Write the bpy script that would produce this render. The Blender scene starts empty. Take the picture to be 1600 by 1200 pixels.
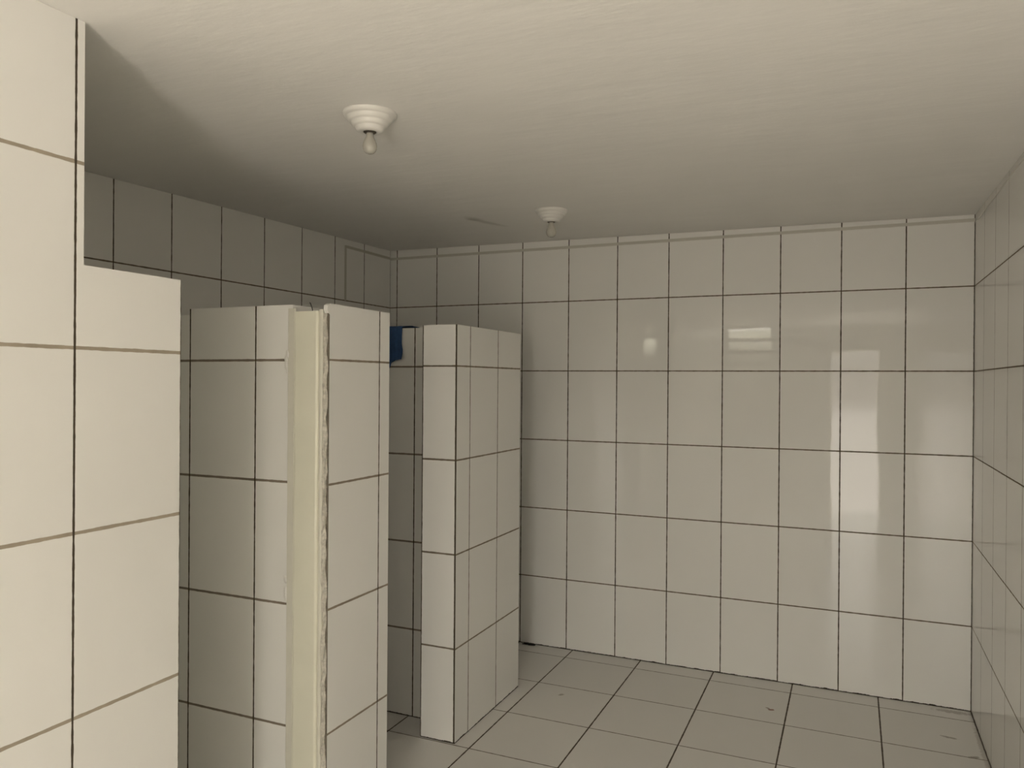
import bpy, bmesh, math, random
from mathutils import Vector, Matrix, noise

S = 0.45                    # one course of wall tile = 0.45 m; layout below is written in courses
C = bpy.context.scene.collection
scn = bpy.context.scene

# ------------------------------------------------------------------ camera
YAW, PITCH, ROLL = -0.4147, -0.0022, 0.0072
cy_, sy_ = math.cos(YAW), math.sin(YAW)
F = Vector((sy_*math.cos(PITCH), cy_*math.cos(PITCH), math.sin(PITCH)))
R0 = Vector((cy_, -sy_, 0)); U0 = R0.cross(F)
R = math.cos(ROLL)*R0 + math.sin(ROLL)*U0
U = -math.sin(ROLL)*R0 + math.cos(ROLL)*U0
cd = bpy.data.cameras.new('camera'); cam = bpy.data.objects.new('camera', cd); C.objects.link(cam)
m = Matrix((R, U, -F)).transposed().to_4x4()
m.translation = Vector((-1.2977, -10.5047, 3.831))*S
cam.matrix_world = m
cd.sensor_width = 36; cd.lens = 1210.4/1600*36; cd.clip_start = 0.02
scn.camera = cam

# ------------------------------------------------------------------ daylight and exposure
wd = bpy.data.worlds.new('daylight'); scn.world = wd; wd.use_nodes = True
nt = wd.node_tree; bg = nt.nodes['Background']
tc = nt.nodes.new('ShaderNodeTexCoord'); sp = nt.nodes.new('ShaderNodeSeparateXYZ')
nt.links.new(tc.outputs['Generated'], sp.inputs[0])
rp = nt.nodes.new('ShaderNodeValToRGB'); nt.links.new(sp.outputs['Z'], rp.inputs[0])
mrw = nt.nodes.new('ShaderNodeMapRange'); nt.links.new(sp.outputs['Z'], mrw.inputs[0])
mrw.inputs[1].default_value = -1; mrw.inputs[2].default_value = 1
nt.links.new(mrw.outputs[0], rp.inputs[0])
rp.color_ramp.elements[0].position = 0.0; rp.color_ramp.elements[0].color = (3.2, 2.96, 2.56, 1)   # ground glow from below, raised to brighten the ceiling
rp.color_ramp.elements[1].position = 1.0; rp.color_ramp.elements[1].color = (1.2, 1.16, 1.03, 1)   # sky
for ps, cl in ((.28, (3.2, 2.96, 2.56)), (.36, (.70, .645, .55)), (.408, (.52, .48, .41)), (.422, (.86, .80, .69)), (.484, (.76, .71, .62)), (.490, (.34, .31, .265)), (.508, (.32, .295, .25)),
               (.520, (.46, .44, .38)), (.527, (1.5, 1.46, 1.28)), (.56, (1.35, 1.31, 1.16)), (.66, (1.35, 1.31, 1.16)), (.80, (1.1, 1.07, .95))):
    e = rp.color_ramp.elements.new(ps); e.color = (*cl, 1)      # raised ground glow, sunlit yard, shaded houses opposite, sky
for e in rp.color_ramp.elements: e.color[1] *= .978
nt.links.new(rp.outputs[0], bg.inputs[0]); bg.inputs[1].default_value = 8.0
scn.view_settings.view_transform = 'Standard'; scn.view_settings.look = 'None'
scn.view_settings.gamma = 1; scn.view_settings.use_curve_mapping = False
scn.view_settings.exposure = 0.52

# room layout (courses): back wall y=0, right wall x=0, camera looks +y and a little left
XP, XL, YF = -5.129, -8.051, -15.0       # line of stall fronts, far left wall, wall behind the camera
TW = 0.7205                              # tile width
YA, YB = -5.432, -2.858                  # cross partitions
TH = 0.42
TOP = 4.447
DOOR = (-1.95, -0.55, 0.0, 4.90)         # x0,x1,z0,z1 of the doorway behind the camera
WIN = (-5.04, -3.60, 4.03, 5.60)
def ceil_z(x, y): return 5.84 + .015*y - .0085*x

def portal(name, x0, x1, z0, z1):
    l = bpy.data.lights.new(name, 'AREA'); l.shape = 'RECTANGLE'; l.size = (x1-x0)*S; l.size_y = (z1-z0)*S
    l.cycles.is_portal = True
    o = bpy.data.objects.new(name, l); C.objects.link(o)
    o.location = Vector(((x0+x1)/2, YF-.45, (z0+z1)/2))*S
    o.rotation_euler = (math.radians(90), 0, 0)      # shines along +y
    return o
WIN2 = (-7.80, -6.72, 4.10, 5.45)         # small high opening guessed from a reflection, enlarged to brighten the stalls
portal('doorway_daylight', *DOOR); portal('stall_window_daylight', *WIN2); portal('window_daylight', *WIN)

# ------------------------------------------------------------------ materials
class NB:
    def __init__(s, name):
        s.m = bpy.data.materials.new(name); s.m.use_nodes = True
        s.t = s.m.node_tree; s.b = s.t.nodes['Principled BSDF']
    def n(s, typ, **k):
        x = s.t.nodes.new(typ)
        for a, v in k.items(): setattr(x, a, v)
        return x
    def put(s, sock, v):
        if hasattr(v, 'is_output') or isinstance(v, bpy.types.NodeSocket): s.t.links.new(v, sock)
        else: sock.default_value = v
    def math(s, op, *a, clamp=False):
        x = s.n('ShaderNodeMath', operation=op); x.use_clamp = clamp
        for i, v in enumerate(a): s.put(x.inputs[i], v)
        return x.outputs[0]
    def mix(s, f, a, b):
        x = s.n('ShaderNodeMix', data_type='RGBA')
        s.put(x.inputs[0], f); s.put(x.inputs[6], a); s.put(x.inputs[7], b); return x.outputs[2]
    def noise(s, vec, scale, detail=2.0, rough=.5):
        x = s.n('ShaderNodeTexNoise'); s.put(x.inputs['Vector'], vec)
        x.inputs['Scale'].default_value = scale; x.inputs['Detail'].default_value = detail; x.inputs['Roughness'].default_value = rough
        return x.outputs[0]
    def step(s, v, e0, e1):      # 1 below e0, 0 above e1
        x = s.n('ShaderNodeMapRange', interpolation_type='SMOOTHSTEP')
        s.put(x.inputs[0], v); x.inputs[1].default_value = e0; x.inputs[2].default_value = e1
        x.inputs[3].default_value = 1; x.inputs[4].default_value = 0; return x.outputs[0]

def c4(c): return (*c, 1)
def pos_courses(k):
    g = k.n('ShaderNodeNewGeometry'); v = k.n('ShaderNodeVectorMath', operation='SCALE')
    k.t.links.new(g.outputs['Position'], v.inputs[0]); v.inputs['Scale'].default_value = 1/S
    sx = k.n('ShaderNodeSeparateXYZ'); k.t.links.new(v.outputs[0], sx.inputs[0])
    return g, v.outputs[0], sx.outputs

def tile_mat(name, ax, off, w=TW, ax2=2, off2=0., w2=1., vw=.013, hw=.014, vcol=(.075, .057, .037), hcol=(.17, .135, .092),
             base=(.88, .87, .835), rough=.02, tilt=.004, bands=(), stains=(), basejoint=True, bandcol=(.60, .58, .52), spec=.3):
    k = NB(name); g, P, xyz = pos_courses(k)
    wob = k.math('MULTIPLY', k.math('SUBTRACT', k.noise(P, 14, 3), .5), .008)
    def lines(axis, o, ww):
        u = k.math('DIVIDE', k.math('SUBTRACT', xyz[axis], o), ww)
        fr = k.math('SUBTRACT', k.math('FRACT', k.math('ADD', u, 100.5)), .5)
        d = k.math('MULTIPLY', k.math('ABSOLUTE', fr), ww)
        return k.math('ADD', d, wob), k.math('FLOOR', u)
    du, iu = lines(ax, off, w); dv, iv = lines(ax2, off2, w2)
    mu = k.step(du, vw*.5-.0015, vw*.5+.0025); mv = k.step(dv, hw*.5-.0015, hw*.5+.0025)
    cmb = k.n('ShaderNodeCombineXYZ'); k.put(cmb.inputs[0], iu); k.put(cmb.inputs[1], iv)
    wn = k.n('ShaderNodeTexWhiteNoise', noise_dimensions='3D'); k.put(wn.inputs['Vector'], cmb.outputs[0])
    # glaze tone: faint tile to tile variation
    var = k.math('ADD', .985, k.math('MULTIPLY', wn.outputs['Value'], .03))
    big = k.math('ADD', .98, k.math('MULTIPLY', k.noise(P, 1.3, 3), .04))
    vm = k.n('ShaderNodeVectorMath', operation='SCALE'); k.put(vm.inputs[0], base); k.put(vm.inputs['Scale'], k.math('MULTIPLY', var, big))
    col = vm.outputs[0]
    dirt = k.noise(P, 5, 4, .6)
    hc = k.mix(dirt, c4(tuple(x*.7 for x in hcol)), c4(tuple(min(1, x*1.25) for x in hcol)))
    vc = k.mix(dirt, c4(tuple(x*.7 for x in vcol)), c4(tuple(min(1, x*1.3) for x in vcol)))
    col = k.mix(mv, col, hc); col = k.mix(mu, col, vc)
    grout = k.math('MAXIMUM', mu, mv)
    for (a0, a1, b0, b1) in bands:        # filled chase cut through the tiles
        q = k.math('MULTIPLY', k.math('MULTIPLY', k.step(k.math('SUBTRACT', a0, xyz[ax]), -.004, .004), k.step(k.math('SUBTRACT', xyz[ax], a1), -.004, .004)),
                   k.math('MULTIPLY', k.step(k.math('SUBTRACT', b0, k.math('ADD', xyz[ax2], wob)), -.006, .006), k.step(k.math('SUBTRACT', xyz[ax2], b1), -.006, .006)))
        col = k.mix(q, col, c4(bandcol)); grout = k.math('MAXIMUM', grout, k.math('MULTIPLY', q, .6))
    if basejoint:
        n2 = k.noise(P, 6, 4, .7)
        hgt = k.math('MULTIPLY', k.math('SUBTRACT', n2, .25), .05)
        q = k.step(k.math('SUBTRACT', xyz[2], hgt), -.003, .004)
        col = k.mix(q, col, c4((.05, .038, .028)))
    for (sx, sy, rx, ry, ang, c, amt) in stains:
        a = math.radians(ang); ux = k.math('SUBTRACT', xyz[0], sx); uy = k.math('SUBTRACT', xyz[1], sy)
        p1 = k.math('DIVIDE', k.math('ADD', k.math('MULTIPLY', ux, math.cos(a)), k.math('MULTIPLY', uy, math.sin(a))), rx)
        p2 = k.math('DIVIDE', k.math('SUBTRACT', k.math('MULTIPLY', uy, math.cos(a)), k.math('MULTIPLY', ux, math.sin(a))), ry)
        rr = k.math('SQRT', k.math('ADD', k.math('MULTIPLY', p1, p1), k.math('MULTIPLY', p2, p2)))
        rr = k.math('ADD', rr, k.math('MULTIPLY', k.math('SUBTRACT', k.noise(P, 25, 3, .7), .5), 1.6))
        col = k.mix(k.math('MULTIPLY', k.step(rr, .5, 1.), amt), col, c4(c))
    k.put(k.b.inputs['Base Color'], col)
    k.put(k.b.inputs['Roughness'], k.math('ADD', k.math('ADD', rough, k.math('MULTIPLY', k.noise(P, 3, 3), .02)), k.math('MULTIPLY', grout, .7)))
    k.b.inputs['Specular IOR Level'].default_value = spec
    # each tile sits at its own very slight tilt
    off_ = k.n('ShaderNodeVectorMath', operation='SUBTRACT'); k.put(off_.inputs[0], wn.outputs['Color']); off_.inputs[1].default_value = (.5, .5, .5)
    sc = k.n('ShaderNodeVectorMath', operation='SCALE'); k.put(sc.inputs[0], off_.outputs[0]); sc.inputs['Scale'].default_value = tilt
    ad = k.n('ShaderNodeVectorMath', operation='ADD'); k.put(ad.inputs[0], g.outputs['Normal']); k.put(ad.inputs[1], sc.outputs[0])
    nm = k.n('ShaderNodeVectorMath', operation='NORMALIZE'); k.put(nm.inputs[0], ad.outputs[0])
    h = k.math('SUBTRACT', k.math('MULTIPLY', k.noise(P, 2.2, 1), .35), grout)
    bp = k.n('ShaderNodeBump'); bp.inputs['Strength'].default_value = .35; bp.inputs['Distance'].default_value = .002
    k.put(bp.inputs['Height'], h); k.put(bp.inputs['Normal'], nm.outputs[0]); k.put(k.b.inputs['Normal'], bp.outputs[0])
    return k.m

def plain(name, col, rough=.6, nscale=0, amt=.15, bump=0, metallic=0, spec=.5):
    k = NB(name); g, P, xyz = pos_courses(k)
    k.b.inputs['Roughness'].default_value = rough; k.b.inputs['Metallic'].default_value = metallic
    k.b.inputs['Specular IOR Level'].default_value = spec
    n = k.noise(P, nscale or 4, 4, .6)
    k.put(k.b.inputs['Base Color'], k.mix(n, c4(tuple(x*(1-amt) for x in col)), c4(tuple(min(1, x*(1+amt)) for x in col))))
    if bump:
        bp = k.n('ShaderNodeBump'); bp.inputs['Strength'].default_value = .6; bp.inputs['Distance'].default_value = bump
        k.put(bp.inputs['Height'], n); k.put(k.b.inputs['Normal'], bp.outputs[0])
    return k.m

M = {}
M['back'] = tile_mat('glazed_tile_back', 0, 0, bands=[(-8.2, .1, 5.755, 5.795)])
M['right'] = tile_mat('glazed_tile_right', 1, 0, rough=.11, bands=[(-14, .1, 5.735, 5.75)])
M['left'] = tile_mat('glazed_tile_left', 1, 0, off2=0, bands=[(-1.215, -1.165, 5., 5.80), (-1.19, .1, 5.765, 5.805)], bandcol=(.52, .50, .43))
M['front'] = tile_mat('glazed_tile_front', 0, 0)
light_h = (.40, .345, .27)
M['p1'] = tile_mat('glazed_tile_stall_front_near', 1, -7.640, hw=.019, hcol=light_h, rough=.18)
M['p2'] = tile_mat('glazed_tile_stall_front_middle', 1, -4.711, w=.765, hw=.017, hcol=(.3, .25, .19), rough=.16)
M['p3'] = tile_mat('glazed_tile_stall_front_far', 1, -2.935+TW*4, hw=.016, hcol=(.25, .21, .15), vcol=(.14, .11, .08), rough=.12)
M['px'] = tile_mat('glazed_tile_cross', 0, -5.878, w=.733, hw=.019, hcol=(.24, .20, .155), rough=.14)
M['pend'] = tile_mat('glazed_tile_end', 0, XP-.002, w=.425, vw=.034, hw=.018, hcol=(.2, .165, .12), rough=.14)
M['floor'] = tile_mat('floor_tile', 0, 0, w=.989, ax2=1, off2=-1.30, w2=.985, vw=.016, hw=.013, vcol=(.10, .08, .06), hcol=(.17, .145, .11),
    base=(.81, .793, .755), rough=.16, tilt=.004, basejoint=False,
    stains=[(-2.15, -.93, .045, .03, 20, (.25, .09, .04), .8), (-2.19, -.90, .02, .04, 60, (.18, .09, .05), .6), (-.31, -.87, .10, .03, -10, (.2, .17, .13), .55),
            (-.13, -1.28, .07, .03, 30, (.2, .17, .13), .6), (-4.55, -1.55, .05, .03, 50, (.3, .26, .2), .6), (-.2, -.1, .25, .06, 0, (.3, .27, .22), .5), (-.02, -1.2, .04, 1., 0, (.35, .31, .26), .4)])
M['mortar'] = plain('rough_mortar', (.62, .59, .52), .95, 30, .6, .006)
M['plaster_back'] = plain('raw_plaster', (.55, .53, .48), .9, 8, .15, .002)
M['cream'] = plain('cream_enamel', (.82, .805, .68), .28, 3, .05, .0006)
M['gap_edge'] = plain('gap_dark_mortar', (.17, .15, .12), .95, 30, .6)  # rough mortar, darkened to paint in the shaded gap beside the bead
M['lip'] = plain('dull_off_white_enamel', (.74, .72, .63), .4, 5, .06)
M['porcelain'] = plain('white_porcelain', (.80, .785, .74), .35, 6, .03)
M['black'] = plain('black_plastic', (.015, .014, .013), .6)
M['concrete'] = plain('outdoor_concrete', (.5, .47, .4), .95, 3, .15)
M['alu'] = plain('aluminium', (.7, .7, .7), .35, 6, .05, 0, 1)
M['brass'] = plain('dark_metal', (.12, .10, .08), .5, 6, .1, 0, .8)
k = NB('ceiling_paint'); g, P, xyz = pos_courses(k)
st = k.n('ShaderNodeVectorMath', operation='MULTIPLY'); k.put(st.inputs[0], P); st.inputs[1].default_value = (.7, 2.2, 1)
n = k.noise(st.outputs[0], 1.6, 6, .55); n2 = k.noise(P, 9, 5, .6)
col = k.mix(n, c4((.87, .853, .812)), c4((.92, .902, .86)))
for (sx, sy, rx, ry, ang, amt) in [(-5.58, -1.60, .42, .08, 70, .35), (-5.63, -1.86, .2, .11, 70, .4)]:
    a = math.radians(ang); ux = k.math('SUBTRACT', xyz[0], sx); uy = k.math('SUBTRACT', xyz[1], sy)
    p1 = k.math('DIVIDE', k.math('ADD', k.math('MULTIPLY', ux, math.cos(a)), k.math('MULTIPLY', uy, math.sin(a))), rx)
    p2 = k.math('DIVIDE', k.math('SUBTRACT', k.math('MULTIPLY', uy, math.cos(a)), k.math('MULTIPLY', ux, math.sin(a))), ry)
    rr = k.math('ADD', k.math('SQRT', k.math('ADD', k.math('MULTIPLY', p1, p1), k.math('MULTIPLY', p2, p2))), k.math('MULTIPLY', k.math('SUBTRACT', n2, .5), .8))
    col = k.mix(k.math('MULTIPLY', k.step(rr, .2, 1.1), amt), col, c4((.33, .31, .26)))
k.put(k.b.inputs['Base Color'], col); k.b.inputs['Roughness'].default_value = .75; k.b.inputs['Specular IOR Level'].default_value = .25
bp = k.n('ShaderNodeBump'); bp.inputs['Strength'].default_value = .7; bp.inputs['Distance'].default_value = .0065
k.put(bp.inputs['Height'], k.math('ADD', n, k.math('MULTIPLY', n2, .12))); k.put(k.b.inputs['Normal'], bp.outputs[0])
M['ceiling'] = k.m
# blue cloth
k = NB('blue_cloth'); g, P, xyz = pos_courses(k)
k.put(k.b.inputs['Base Color'], k.mix(k.noise(P, 12, 4, .6), c4((.018, .052, .135)), c4((.05, .12, .28))))
k.b.inputs['Roughness'].default_value = .9
bp = k.n('ShaderNodeBump'); bp.inputs['Distance'].default_value = .002; k.put(bp.inputs['Height'], k.noise(P, 60, 2)); k.put(k.b.inputs['Normal'], bp.outputs[0])
M['cloth'] = k.m
# opal lamp glass
k = NB('opal_bulb_glass'); k.b.inputs['Base Color'].default_value = (.62, .60, .53, 1); k.b.inputs['Roughness'].default_value = .22
k.b.inputs['Transmission Weight'].default_value = .25; k.b.inputs['Subsurface Weight'].default_value = .0
M['bulb'] = k.m
# thin louvre glass: mostly clear, a little sheen
k = NB('louvre_glass'); tr = k.n('ShaderNodeBsdfTransparent'); tr.inputs[0].default_value = (.72, .72, .66, 1)
gl = k.n('ShaderNodeBsdfGlossy'); gl.inputs['Roughness'].default_value = .1
mx = k.n('ShaderNodeMixShader'); mx.inputs[0].default_value = .1
k.t.links.new(tr.outputs[0], mx.inputs[1]); k.t.links.new(gl.outputs[0], mx.inputs[2])
k.t.links.new(mx.outputs[0], k.t.nodes['Material Output'].inputs[0]); M['glass'] = k.m

# ------------------------------------------------------------------ mesh helpers
def add_box(bm, x0, x1, y0, y1, z0, z1, mi=0, top=None, faces=None):
    """box in courses; top(x,y) overrides z1; faces: dict side->material index, sides -x +x -y +y -z +z"""
    f = (lambda x, y: z1) if top is None else top
    v = [bm.verts.new(Vector(p)*S) for p in ((x0,y0,z0),(x1,y0,z0),(x1,y1,z0),(x0,y1,z0),
         (x0,y0,f(x0,y0)),(x1,y0,f(x1,y0)),(x1,y1,f(x1,y1)),(x0,y1,f(x0,y1)))]
    for side, idx in (('-z',(3,2,1,0)),('+z',(4,5,6,7)),('-y',(0,1,5,4)),('+x',(1,2,6,5)),('+y',(2,3,7,6)),('-x',(3,0,4,7))):
        fc = bm.faces.new([v[i] for i in idx]); fc.material_index = (faces or {}).get(side, mi)
def lathe(bm, prof, cx=0, cy=0, n=40, mi=0, smooth=True, cap=True):
    rings = []
    for r, z in prof:
        rings.append([bm.verts.new(Vector((cx+r*math.cos(t*2*math.pi/n), cy+r*math.sin(t*2*math.pi/n), z))*S) for t in range(n)])
    for a, b in zip(rings, rings[1:]):
        for i in range(n):
            fc = bm.faces.new((a[i], a[(i+1) % n], b[(i+1) % n], b[i])); fc.smooth = smooth; fc.material_index = mi
    if cap: bm.faces.new(rings[0][::-1]); bm.faces.new(rings[-1])
def tube(bm, pts, r, n=8):
    rings = []
    for i, p in enumerate(pts):
        p = Vector(p); t = (Vector(pts[min(i+1, len(pts)-1)]) - Vector(pts[max(i-1, 0)])).normalized()
        a = t.orthogonal().normalized() if not rings else (a - t*a.dot(t)).normalized()
        b = t.cross(a)
        rings.append([bm.verts.new((p + r*(math.cos(q*2*math.pi/n)*a + math.sin(q*2*math.pi/n)*b))*S) for q in range(n)])
    for a_, b_ in zip(rings, rings[1:]):
        for i in range(n): bm.faces.new((a_[i], a_[(i+1) % n], b_[(i+1) % n], b_[i])).smooth = True
    bm.faces.new(rings[0][::-1]); bm.faces.new(rings[-1])
def extrude_profile(bm, pts, z0, z1, nz=1, jit=0, mi=0, smooth=False, seed=0):
    """closed xy outline (courses) run up from z0 to z1"""
    rows = []
    for j in range(nz+1):
        z = z0 + (z1-z0)*j/nz
        rows.append([bm.verts.new(Vector((x + (jit*noise.noise(Vector((i*.9+seed, z*7, 3.1))) if jit else 0),
                     y + (jit*noise.noise(Vector((i*1.3+seed, z*9, 8.7))) if jit else 0), z))*S) for i, (x, y) in enumerate(pts)])
    n = len(pts)
    for a, b in zip(rows, rows[1:]):
        for i in range(n):
            fc = bm.faces.new((a[i], a[(i+1) % n], b[(i+1) % n], b[i])); fc.smooth = smooth; fc.material_index = mi
    bm.faces.new(rows[0][::-1]); bm.faces.new(rows[-1])
def obj(name, bm, mats, parent=None, base=None):
    """link bm as ONE mesh; base (courses) becomes the origin"""
    bmesh.ops.recalc_face_normals(bm, faces=bm.faces[:])
    if base is not None:
        bmesh.ops.translate(bm, verts=bm.verts[:], vec=-Vector(base)*S)
    me = bpy.data.meshes.new(name); bm.to_mesh(me); bm.free()
    for mm in (mats if isinstance(mats, (list, tuple)) else [mats]): me.materials.append(mm)
    o = bpy.data.objects.new(name, me); C.objects.link(o)
    if base is not None: o.location = Vector(base)*S
    if parent is not None: o.parent = parent
    return o
def child(name, bm, mats, root):
    """part: same origin as its thing"""
    bmesh.ops.recalc_face_normals(bm, faces=bm.faces[:])
    bmesh.ops.translate(bm, verts=bm.verts[:], vec=-root['_abs_'] if False else -Vector(ABS[root.name]))
    me = bpy.data.meshes.new(name); bm.to_mesh(me); bm.free()
    for mm in (mats if isinstance(mats, (list, tuple)) else [mats]): me.materials.append(mm)
    o = bpy.data.objects.new(name, me); C.objects.link(o); o.parent = root
    ABS[o.name] = Vector(ABS[root.name])
    return o
ABS = {}
def tag(o, label, cat, group=None):
    o['label'] = label; o['category'] = cat
    if group: o['group'] = group
    return o
def thing(name, label, cat, base, group=None):
    o = bpy.data.objects.new(name, None); C.objects.link(o); o.location = Vector(base)*S; o.empty_display_size = .05
    ABS[o.name] = Vector(base)*S
    return tag(o, label, cat, group)
def struct(name, bm, mats):
    o = obj(name, bm, mats); o['kind'] = 'structure'; ABS[o.name] = Vector((0, 0, 0)); return o

# ------------------------------------------------------------------ room shell
T = .3
b = bmesh.new(); add_box(b, XL-T, T, YF-T-.1, T, -.3, 0); struct('floor', b, M['floor'])
b = bmesh.new()
NX, NY = 24, 36
gx = [XL-T + (-XL+2*T)*i/NX for i in range(NX+1)]; gy = [YF-T + (-YF+2*T)*j/NY for j in range(NY+1)]
lo = [[b.verts.new(Vector((x, y, ceil_z(x, y)+.008*noise.noise(Vector((x*.8, y*.8, 0)))*(1 if XL < x < 0 and YF < y < 0 else 0)))*S) for y in gy] for x in gx]
for i in range(NX):
    for j in range(NY): b.faces.new((lo[i][j], lo[i][j+1], lo[i+1][j+1], lo[i+1][j])).smooth = True
up = [b.verts.new(Vector((x, y, 6.3))*S) for x, y in ((gx[0], gy[0]), (gx[-1], gy[0]), (gx[-1], gy[-1]), (gx[0], gy[-1]))]
b.faces.new(up)
b.faces.new([up[0], up[3]] + [lo[0][j] for j in range(NY, -1, -1)])
b.faces.new([up[2], up[1]] + [lo[NX][j] for j in range(NY+1)])
b.faces.new([up[1], up[0]] + [lo[i][0] for i in range(NX+1)])
b.faces.new([up[3], up[2]] + [lo[i][NY] for i in range(NX, -1, -1)])
struct('ceiling', b, M['ceiling'])
b = bmesh.new(); add_box(b, XL, 0, 0, T, 0, 6, top=ceil_z); struct('wall_back', b, M['back'])
b = bmesh.new(); add_box(b, 0, T, YF, T, 0, 6, top=ceil_z); struct('wall_right', b, M['right'])
b = bmesh.new(); add_box(b, XL-T, XL, YF, T, 0, 6, top=ceil_z); struct('wall_left', b, M['left'])
b = bmesh.new()      # wall behind the camera with doorway and high window
x0, x1, _, dz = DOOR; wx0, wx1, wz0, wz1 = WIN
a0, a1, c0, c1 = WIN2
add_box(b, XL-T, a0, YF-T, YF, 0, 6, top=ceil_z); add_box(b, a1, wx0, YF-T, YF, 0, 6, top=ceil_z)
add_box(b, a0, a1, YF-T, YF, 0, c0); add_box(b, a0, a1, YF-T, YF, c1, 6, top=ceil_z)
add_box(b, wx0, wx1, YF-T, YF, 0, wz0); add_box(b, wx0, wx1, YF-T, YF, wz1, 6, top=ceil_z)
add_box(b, wx1, x0, YF-T, YF, 0, 6, top=ceil_z)
add_box(b, x0, x1, YF-T, YF, dz, 6, top=ceil_z); add_box(b, x1, T, YF-T, YF, 0, 6, top=ceil_z)
struct('wall_front', b, M['front'])
b = bmesh.new()      # full-height stretch of the stall front wall, nearest the camera
add_box(b, XP-TH, XP, YF, -7.59, 0, 6, top=ceil_z, faces={'+y': 1})
struct('wall_stall_front', b, [M['p1'], M['pend']])

# door frame and louvred window in the wall behind the camera
b = bmesh.new()
for (a0, a1, c0, c1) in ((x0, x0+.09, 0, dz), (x1-.09, x1, 0, dz), (x0+.09, x1-.09, dz-.09, dz)):
    add_box(b, a0, a1, YF-T-.02, YF+.02, c0, c1)
struct('door_1', b, M['cream'])
b = bmesh.new()
for (a0, a1, c0, c1) in ((wx0, wx0+.06, wz0, wz1), (wx1-.06, wx1, wz0, wz1), (wx0+.06, wx1-.06, wz0, wz0+.06), (wx0+.06, wx1-.06, wz1-.06, wz1)):
    add_box(b, a0, a1, YF-.2, YF-.05, c0, c1)
for q in range(1, 4):
    zc = wz0 + (wz1-wz0)*q/4; add_box(b, wx0+.06, wx1-.06, YF-.15, YF-.10, zc-.06, zc+.06)
w1 = struct('window_1', b, M['brass'])
b = bmesh.new(); a0, a1, c0, c1 = WIN2
for (e0, e1, f0, f1) in ((a0, a0+.06, c0, c1), (a1-.06, a1, c0, c1), (a0+.06, a1-.06, c0, c0+.06), (a0+.06, a1-.06, c1-.06, c1)):
    add_box(b, e0, e1, YF-.2, YF-.05, f0, f1)
w2 = struct('window_2', b, M['alu'])
b = bmesh.new(); add_box(b, a0+.06, a1-.06, YF-.135, YF-.115, c0+.06, c1-.06); child('glass_pane', b, M['glass'], w2)
for q in range(4):
    b = bmesh.new(); za = wz0+.09+(wz1-wz0-.12)*q/4; zb = za+(wz1-wz0)/4-.1
    v = [b.verts.new(Vector(p)*S) for p in ((wx0+.07, YF-.26, za), (wx1-.07, YF-.26, za), (wx1-.07, YF-.10, zb), (wx0+.07, YF-.10, zb),
                                            (wx0+.07, YF-.275, za), (wx1-.07, YF-.275, za), (wx1-.07, YF-.115, zb), (wx0+.07, YF-.115, zb))]
    for f in ((0,1,2,3), (7,6,5,4), (0,4,5,1), (1,5,6,2), (2,6,7,3), (3,7,4,0)): b.faces.new([v[i] for i in f])
    child('glass_pane', b, M['glass'], w1)

# ------------------------------------------------------------------ low tiled partitions
G = 'low white tiled partition walls of the stalls'
def solid(name, label, boxes, mats, base):
    bm = bmesh.new()
    for a in boxes: add_box(bm, *a[0], **a[1])
    o = obj(name, bm, mats, base=base); tag(o, label, 'partition wall', G); o['kind'] = 'thing'; return o
solid('stall_divider', 'near low white tiled partition joined to the full-height wall at the left edge',
      [((XP-TH, XP, -7.59, -6.922, 0, 4.452), dict(faces={'+y': 1, '-x': 0, '+z': 2}))], [M['p1'], M['pend'], M['plaster_back']], (XP-TH/2, -7.25, 0))
solid('stall_divider', 'shaded white tiled cross partition just left of the cream metal door jamb',
      [((-6.62, -5.494, YA, YA+TH, 0, TOP+.006), dict(faces={'+z': 1})), ((XL, -6.62, YA+.004, YA+TH, 0, TOP-.045), dict(faces={'+z': 1}))], [M['px'], M['plaster_back']], (-6.8, YA+TH/2, 0))
p2 = thing('stall_divider', 'narrow low white tiled partition right of the cream metal door jamb', 'partition wall', (XP-TH/2, -5.0, 0), G); p2['kind'] = 'thing'
b = bmesh.new(); add_box(b, -5.49, XP-.035, YA+.02, -4.553, 0, 4.385); child('masonry_core', b, M['mortar'], p2)
b = bmesh.new()   # tiles of the stall front side; the leading edge is chipped
add_box(b, XP-.035, XP, YA+.006, -4.553, 0, 4.30, faces={'-y': 1})
x_a, x_b = XP-.035, XP
pf = [(YA+.006, 4.30), (-4.553, 4.30), (-4.553, TOP), (YA+.01, TOP+.004), (YA-.022, TOP-.012), (YA-.026, TOP-.05), (YA-.010, TOP-.075), (YA+.006, TOP-.085)]
va = [b.verts.new(Vector((x_a, y, z))*S) for y, z in pf]; vb = [b.verts.new(Vector((x_b, y, z))*S) for y, z in pf]
b.faces.new(va); b.faces.new(vb[::-1])
for i in range(len(pf)): b.faces.new((va[i], vb[i], vb[(i+1) % len(pf)], va[(i+1) % len(pf)])).material_index = 1 if i >= 6 else 0
child('tile_facing', b, [M['p2'], M['gap_edge']], p2)
b = bmesh.new(); add_box(b, -5.49, XP-.035, -4.553, -4.53, 0, TOP-.01); child('back_tiles', b, M['p2'], p2)
solid('stall_divider', 'dark shaded tiled cross partition with the blue cloth hanging over it',
      [((XL, XP-TH-.005, YB, YB+TH, 0, TOP-.003), dict(faces={'+z': 1}))], [M['px'], M['plaster_back']], (-6.8, YB+TH/2, 0))
p3y0, p3y1 = -3.245, -1.545
solid('stall_divider', 'farthest low white tiled partition standing free before the back wall',
      [((XP-TH, XP, p3y0, p3y1, 0, 4.44), dict(faces={'+y': 1, '-y': 1, '+z': 2}))], [M['p3'], M['pend'], M['plaster_back']], (XP-TH/2, -2.4, 0))

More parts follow.
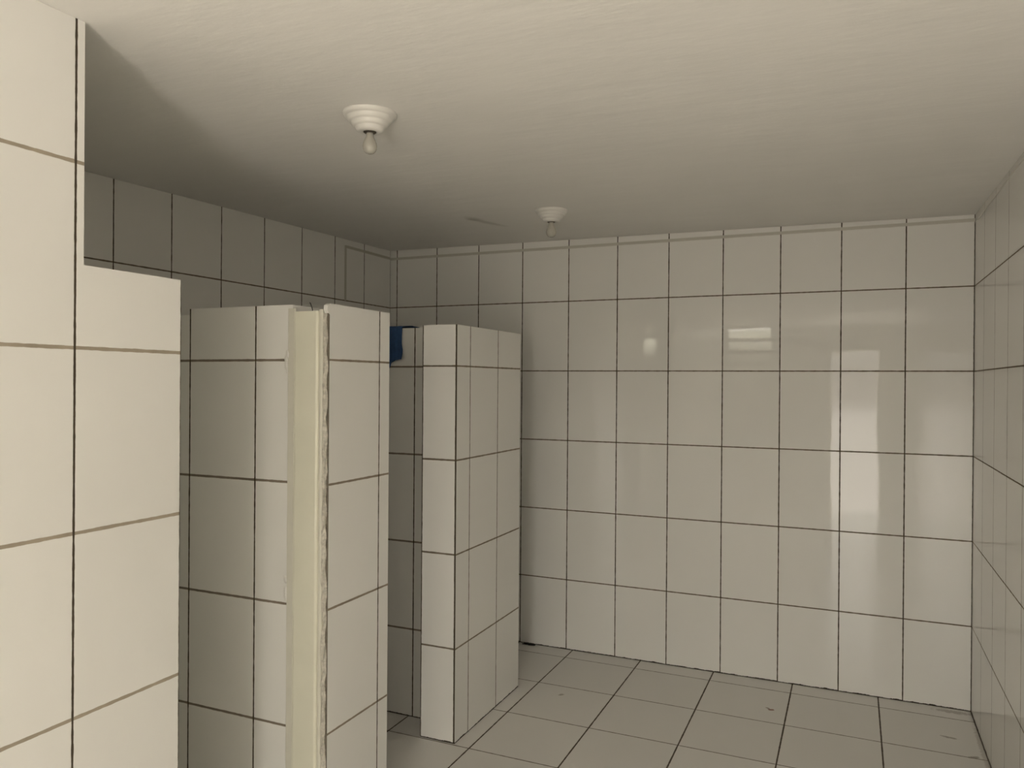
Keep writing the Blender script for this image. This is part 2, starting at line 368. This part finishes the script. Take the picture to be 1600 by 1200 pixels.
# ------------------------------------------------------------------ cream metal door jamb left on the partition end
JT = 4.392
dj = thing('door_jamb', 'cream painted metal door jamb fixed upright to the end of the narrow partition', 'door jamb', (-5.33, YA-.02, 0))
b = bmesh.new(); extrude_profile(b, [(-5.533, YA), (-5.533, YA-.006), (-5.528, YA-.011), (-5.470, YA-.011), (-5.462, YA-.004), (-5.458, YA)], 0, JT+.03, 60, .003)
child('side_lip', b, M['lip'], dj)
b = bmesh.new()
arc = [(-5.238 + .022*math.sin(t*math.pi/16), YA-.034+.022-.022*math.cos(t*math.pi/16)) for t in range(9)]
prof = [(-5.457, YA+.01), (-5.457, YA-.024), (-5.453, YA-.029), (-5.443, YA-.029), (-5.436, YA-.034)] + arc + [(-5.216, YA+.01)]
extrude_profile(b, prof, 0, JT)
child('channel', b, M['cream'], dj)
b = bmesh.new(); extrude_profile(b, [(-5.2155, YA+.01), (-5.2155, YA-.012), (-5.205, YA-.018), (-5.190, YA-.018), (-5.182, YA-.012), (-5.178, YA+.01)], 0, JT+.012, 1)
child('edge_strip', b, M['lip'], dj)
b = bmesh.new(); extrude_profile(b, [(-5.180, YA+.014), (-5.180, YA-.006), (-5.172, YA-.014), (-5.160, YA-.016), (-5.150, YA-.008), (-5.146, YA+.014)], 0, JT-.02, 160, .022, smooth=False)
o = child('mortar_bead', b, M['mortar'], dj); o['label'] = 'rough grey and white mortar bead along the jamb'
rnd = random.Random(4)
for zc in (3.99, 2.13):
    b = bmesh.new()
    for q in range(9):
        r = rnd.uniform(.011, .019); cx = -5.545+rnd.uniform(-.008, .012); cz = zc+rnd.uniform(-.09, .09)
        mt = Matrix.Translation(Vector((cx, YA-.005, cz))*S) @ Matrix.Diagonal((r*S, r*.7*S, r*1.7*S, 1))
        bmesh.ops.create_icosphere(b, subdivisions=2, radius=1, matrix=mt)
    add_box(b, -5.548, -5.532, YA-.012, YA, zc-.10, zc-.0)
    o = child('plaster_dab', b, M['porcelain'], dj); o['label'] = 'small white plaster dabs beside the jamb'

b = bmesh.new(); tube(b, [(-5.372, YA+.10, 4.37), (-5.374, YA+.10, 4.42), (-5.382, YA+.09, 4.46), (-5.385, YA+.08, 4.475)], .0035)
tag(obj('wire', b, M['black'], base=(-5.372, YA+.10, 4.37)), 'short black wire end sticking up from behind the cream jamb', 'wire')

# ------------------------------------------------------------------ blue cloth over the far cross partition
b = bmesh.new()
cx0, cx1 = -6.62, -6.03; NU, NV = 44, 46
path = []          # (y, z) from front hem over the top to back hem
front, zt, back = YB-.02, TOP+.012, YB+TH+.02
for j in range(NV+1):
    t = j/NV
    if t < .42: path.append((front, 4.07 + (zt-4.07)*t/.42))
    elif t < .58: path.append((front + (back-front)*(t-.42)/.16, zt + .012*math.sin(math.pi*(t-.42)/.16)))
    else: path.append((back, zt - .3*(t-.58)/.42))
grid = []
for i in range(NU+1):
    s = i/NU; col_ = []
    for j, (y, z) in enumerate(path):
        x = cx0+(cx1-cx0)*s
        t = j/NV; hang = max(0, 1-t/.42) if t < .42 else (max(0, (t-.58)/.42) if t > .58 else 0)
        fold = .018*math.sin(s*34+.6*math.sin(t*9)) * (.25+hang) + .012*noise.noise(Vector((s*5, t*7, 2)))
        if t < .42:
            y2 = y - .01 - abs(fold) ; z2 = z - .12*hang*(1/(1+math.exp((s-.74)*40))) - .015*hang*math.sin(s*11)
            x += .012*hang*math.sin(z*20)
        elif t > .58: y2 = y + .01 + abs(fold); z2 = z
        else: y2 = y; z2 = z + .004 + abs(fold)*.4; x += .03*s**6 if .44 < t < .5 else 0
        col_.append(b.verts.new(Vector((x, y2, z2))*S))
    grid.append(col_)
for i in range(NU):
    for j in range(NV): b.faces.new((grid[i][j], grid[i+1][j], grid[i+1][j+1], grid[i][j+1])).smooth = True
o = obj('cloth', b, M['cloth'], base=(-6.3, YB, 4.45)); tag(o, 'dark blue cloth draped over the shaded cross partition', 'cloth')
md = o.modifiers.new('thickness', 'SOLIDIFY'); md.thickness = .003; md.offset = 0

# ------------------------------------------------------------------ ceiling lamps
def ceiling_lamp(x, y, label, sc=1.0, bs=1.0):
    z = ceil_z(x, y)
    root = thing('ceiling_lamp', label, 'ceiling lamp', (x, y, z), 'bare bulb ceiling lamps')
    pr = [(.0, .004), (.196, .004), (.200, -.005), (.198, -.020), (.190, -.032), (.180, -.037), (.171, -.039), (.169, -.044), (.167, -.056), (.159, -.067), (.149, -.072), (.140, -.074),
          (.138, -.079), (.136, -.091), (.128, -.102), (.118, -.107), (.109, -.109), (.107, -.114), (.104, -.126), (.096, -.137), (.084, -.144), (.058, -.147), (.050, -.140), (.050, -.118), (.0, -.118)]
    b = bmesh.new(); lathe(b, [(r*sc, z+h*sc) for r, h in pr[1:-1]], x, y, 48); child('stepped_base', b, M['porcelain'], root)
    b = bmesh.new(); lathe(b, [(.047*sc, z-.117*sc), (.047*sc, z-.146*sc), (.041*sc, z-.150*sc), (.034*sc, z-.150*sc)], x, y, 32); child('socket', b, M['brass'], root)
    bp_ = [(.031, .148), (.033, .165), (.034, .178), (.039, .195), (.050, .218), (.060, .243), (.065, .268), (.063, .293), (.054, .315), (.040, .330), (.022, .338), (.004, .340)]
    b = bmesh.new(); lathe(b, [(r*sc*bs, z-(.148+(h-.148)*bs)*sc) for r, h in bp_], x, y, 36)
    child('bulb', b, M['bulb'], root)
ceiling_lamp(-4.545, -5.74, 'nearer white stepped porcelain ceiling lamp with an unlit bare bulb', .98, .82)
ceiling_lamp(-4.545, -2.02, 'farther ceiling lamp, close to the back wall, with an unlit bare bulb', .96, .95)

# ------------------------------------------------------------------ loose dirt at the foot of the back wall
b = bmesh.new(); rnd = random.Random(9)
for q in range(16):
    r = rnd.uniform(.012, .028); cx = -5.66-rnd.uniform(-.13, .14); cyy = -.035-rnd.uniform(0, .03)
    bmesh.ops.create_icosphere(b, subdivisions=1, radius=1, matrix=Matrix.Translation(Vector((cx, cyy, r*.5))*S) @ Matrix.Diagonal((r*1.6*S, r*S, r*.6*S, 1)))
o = tag(obj('debris', b, M['black'], base=(-5.66, -.05, 0)), 'small dark clump of debris on the floor against the back wall', 'debris')
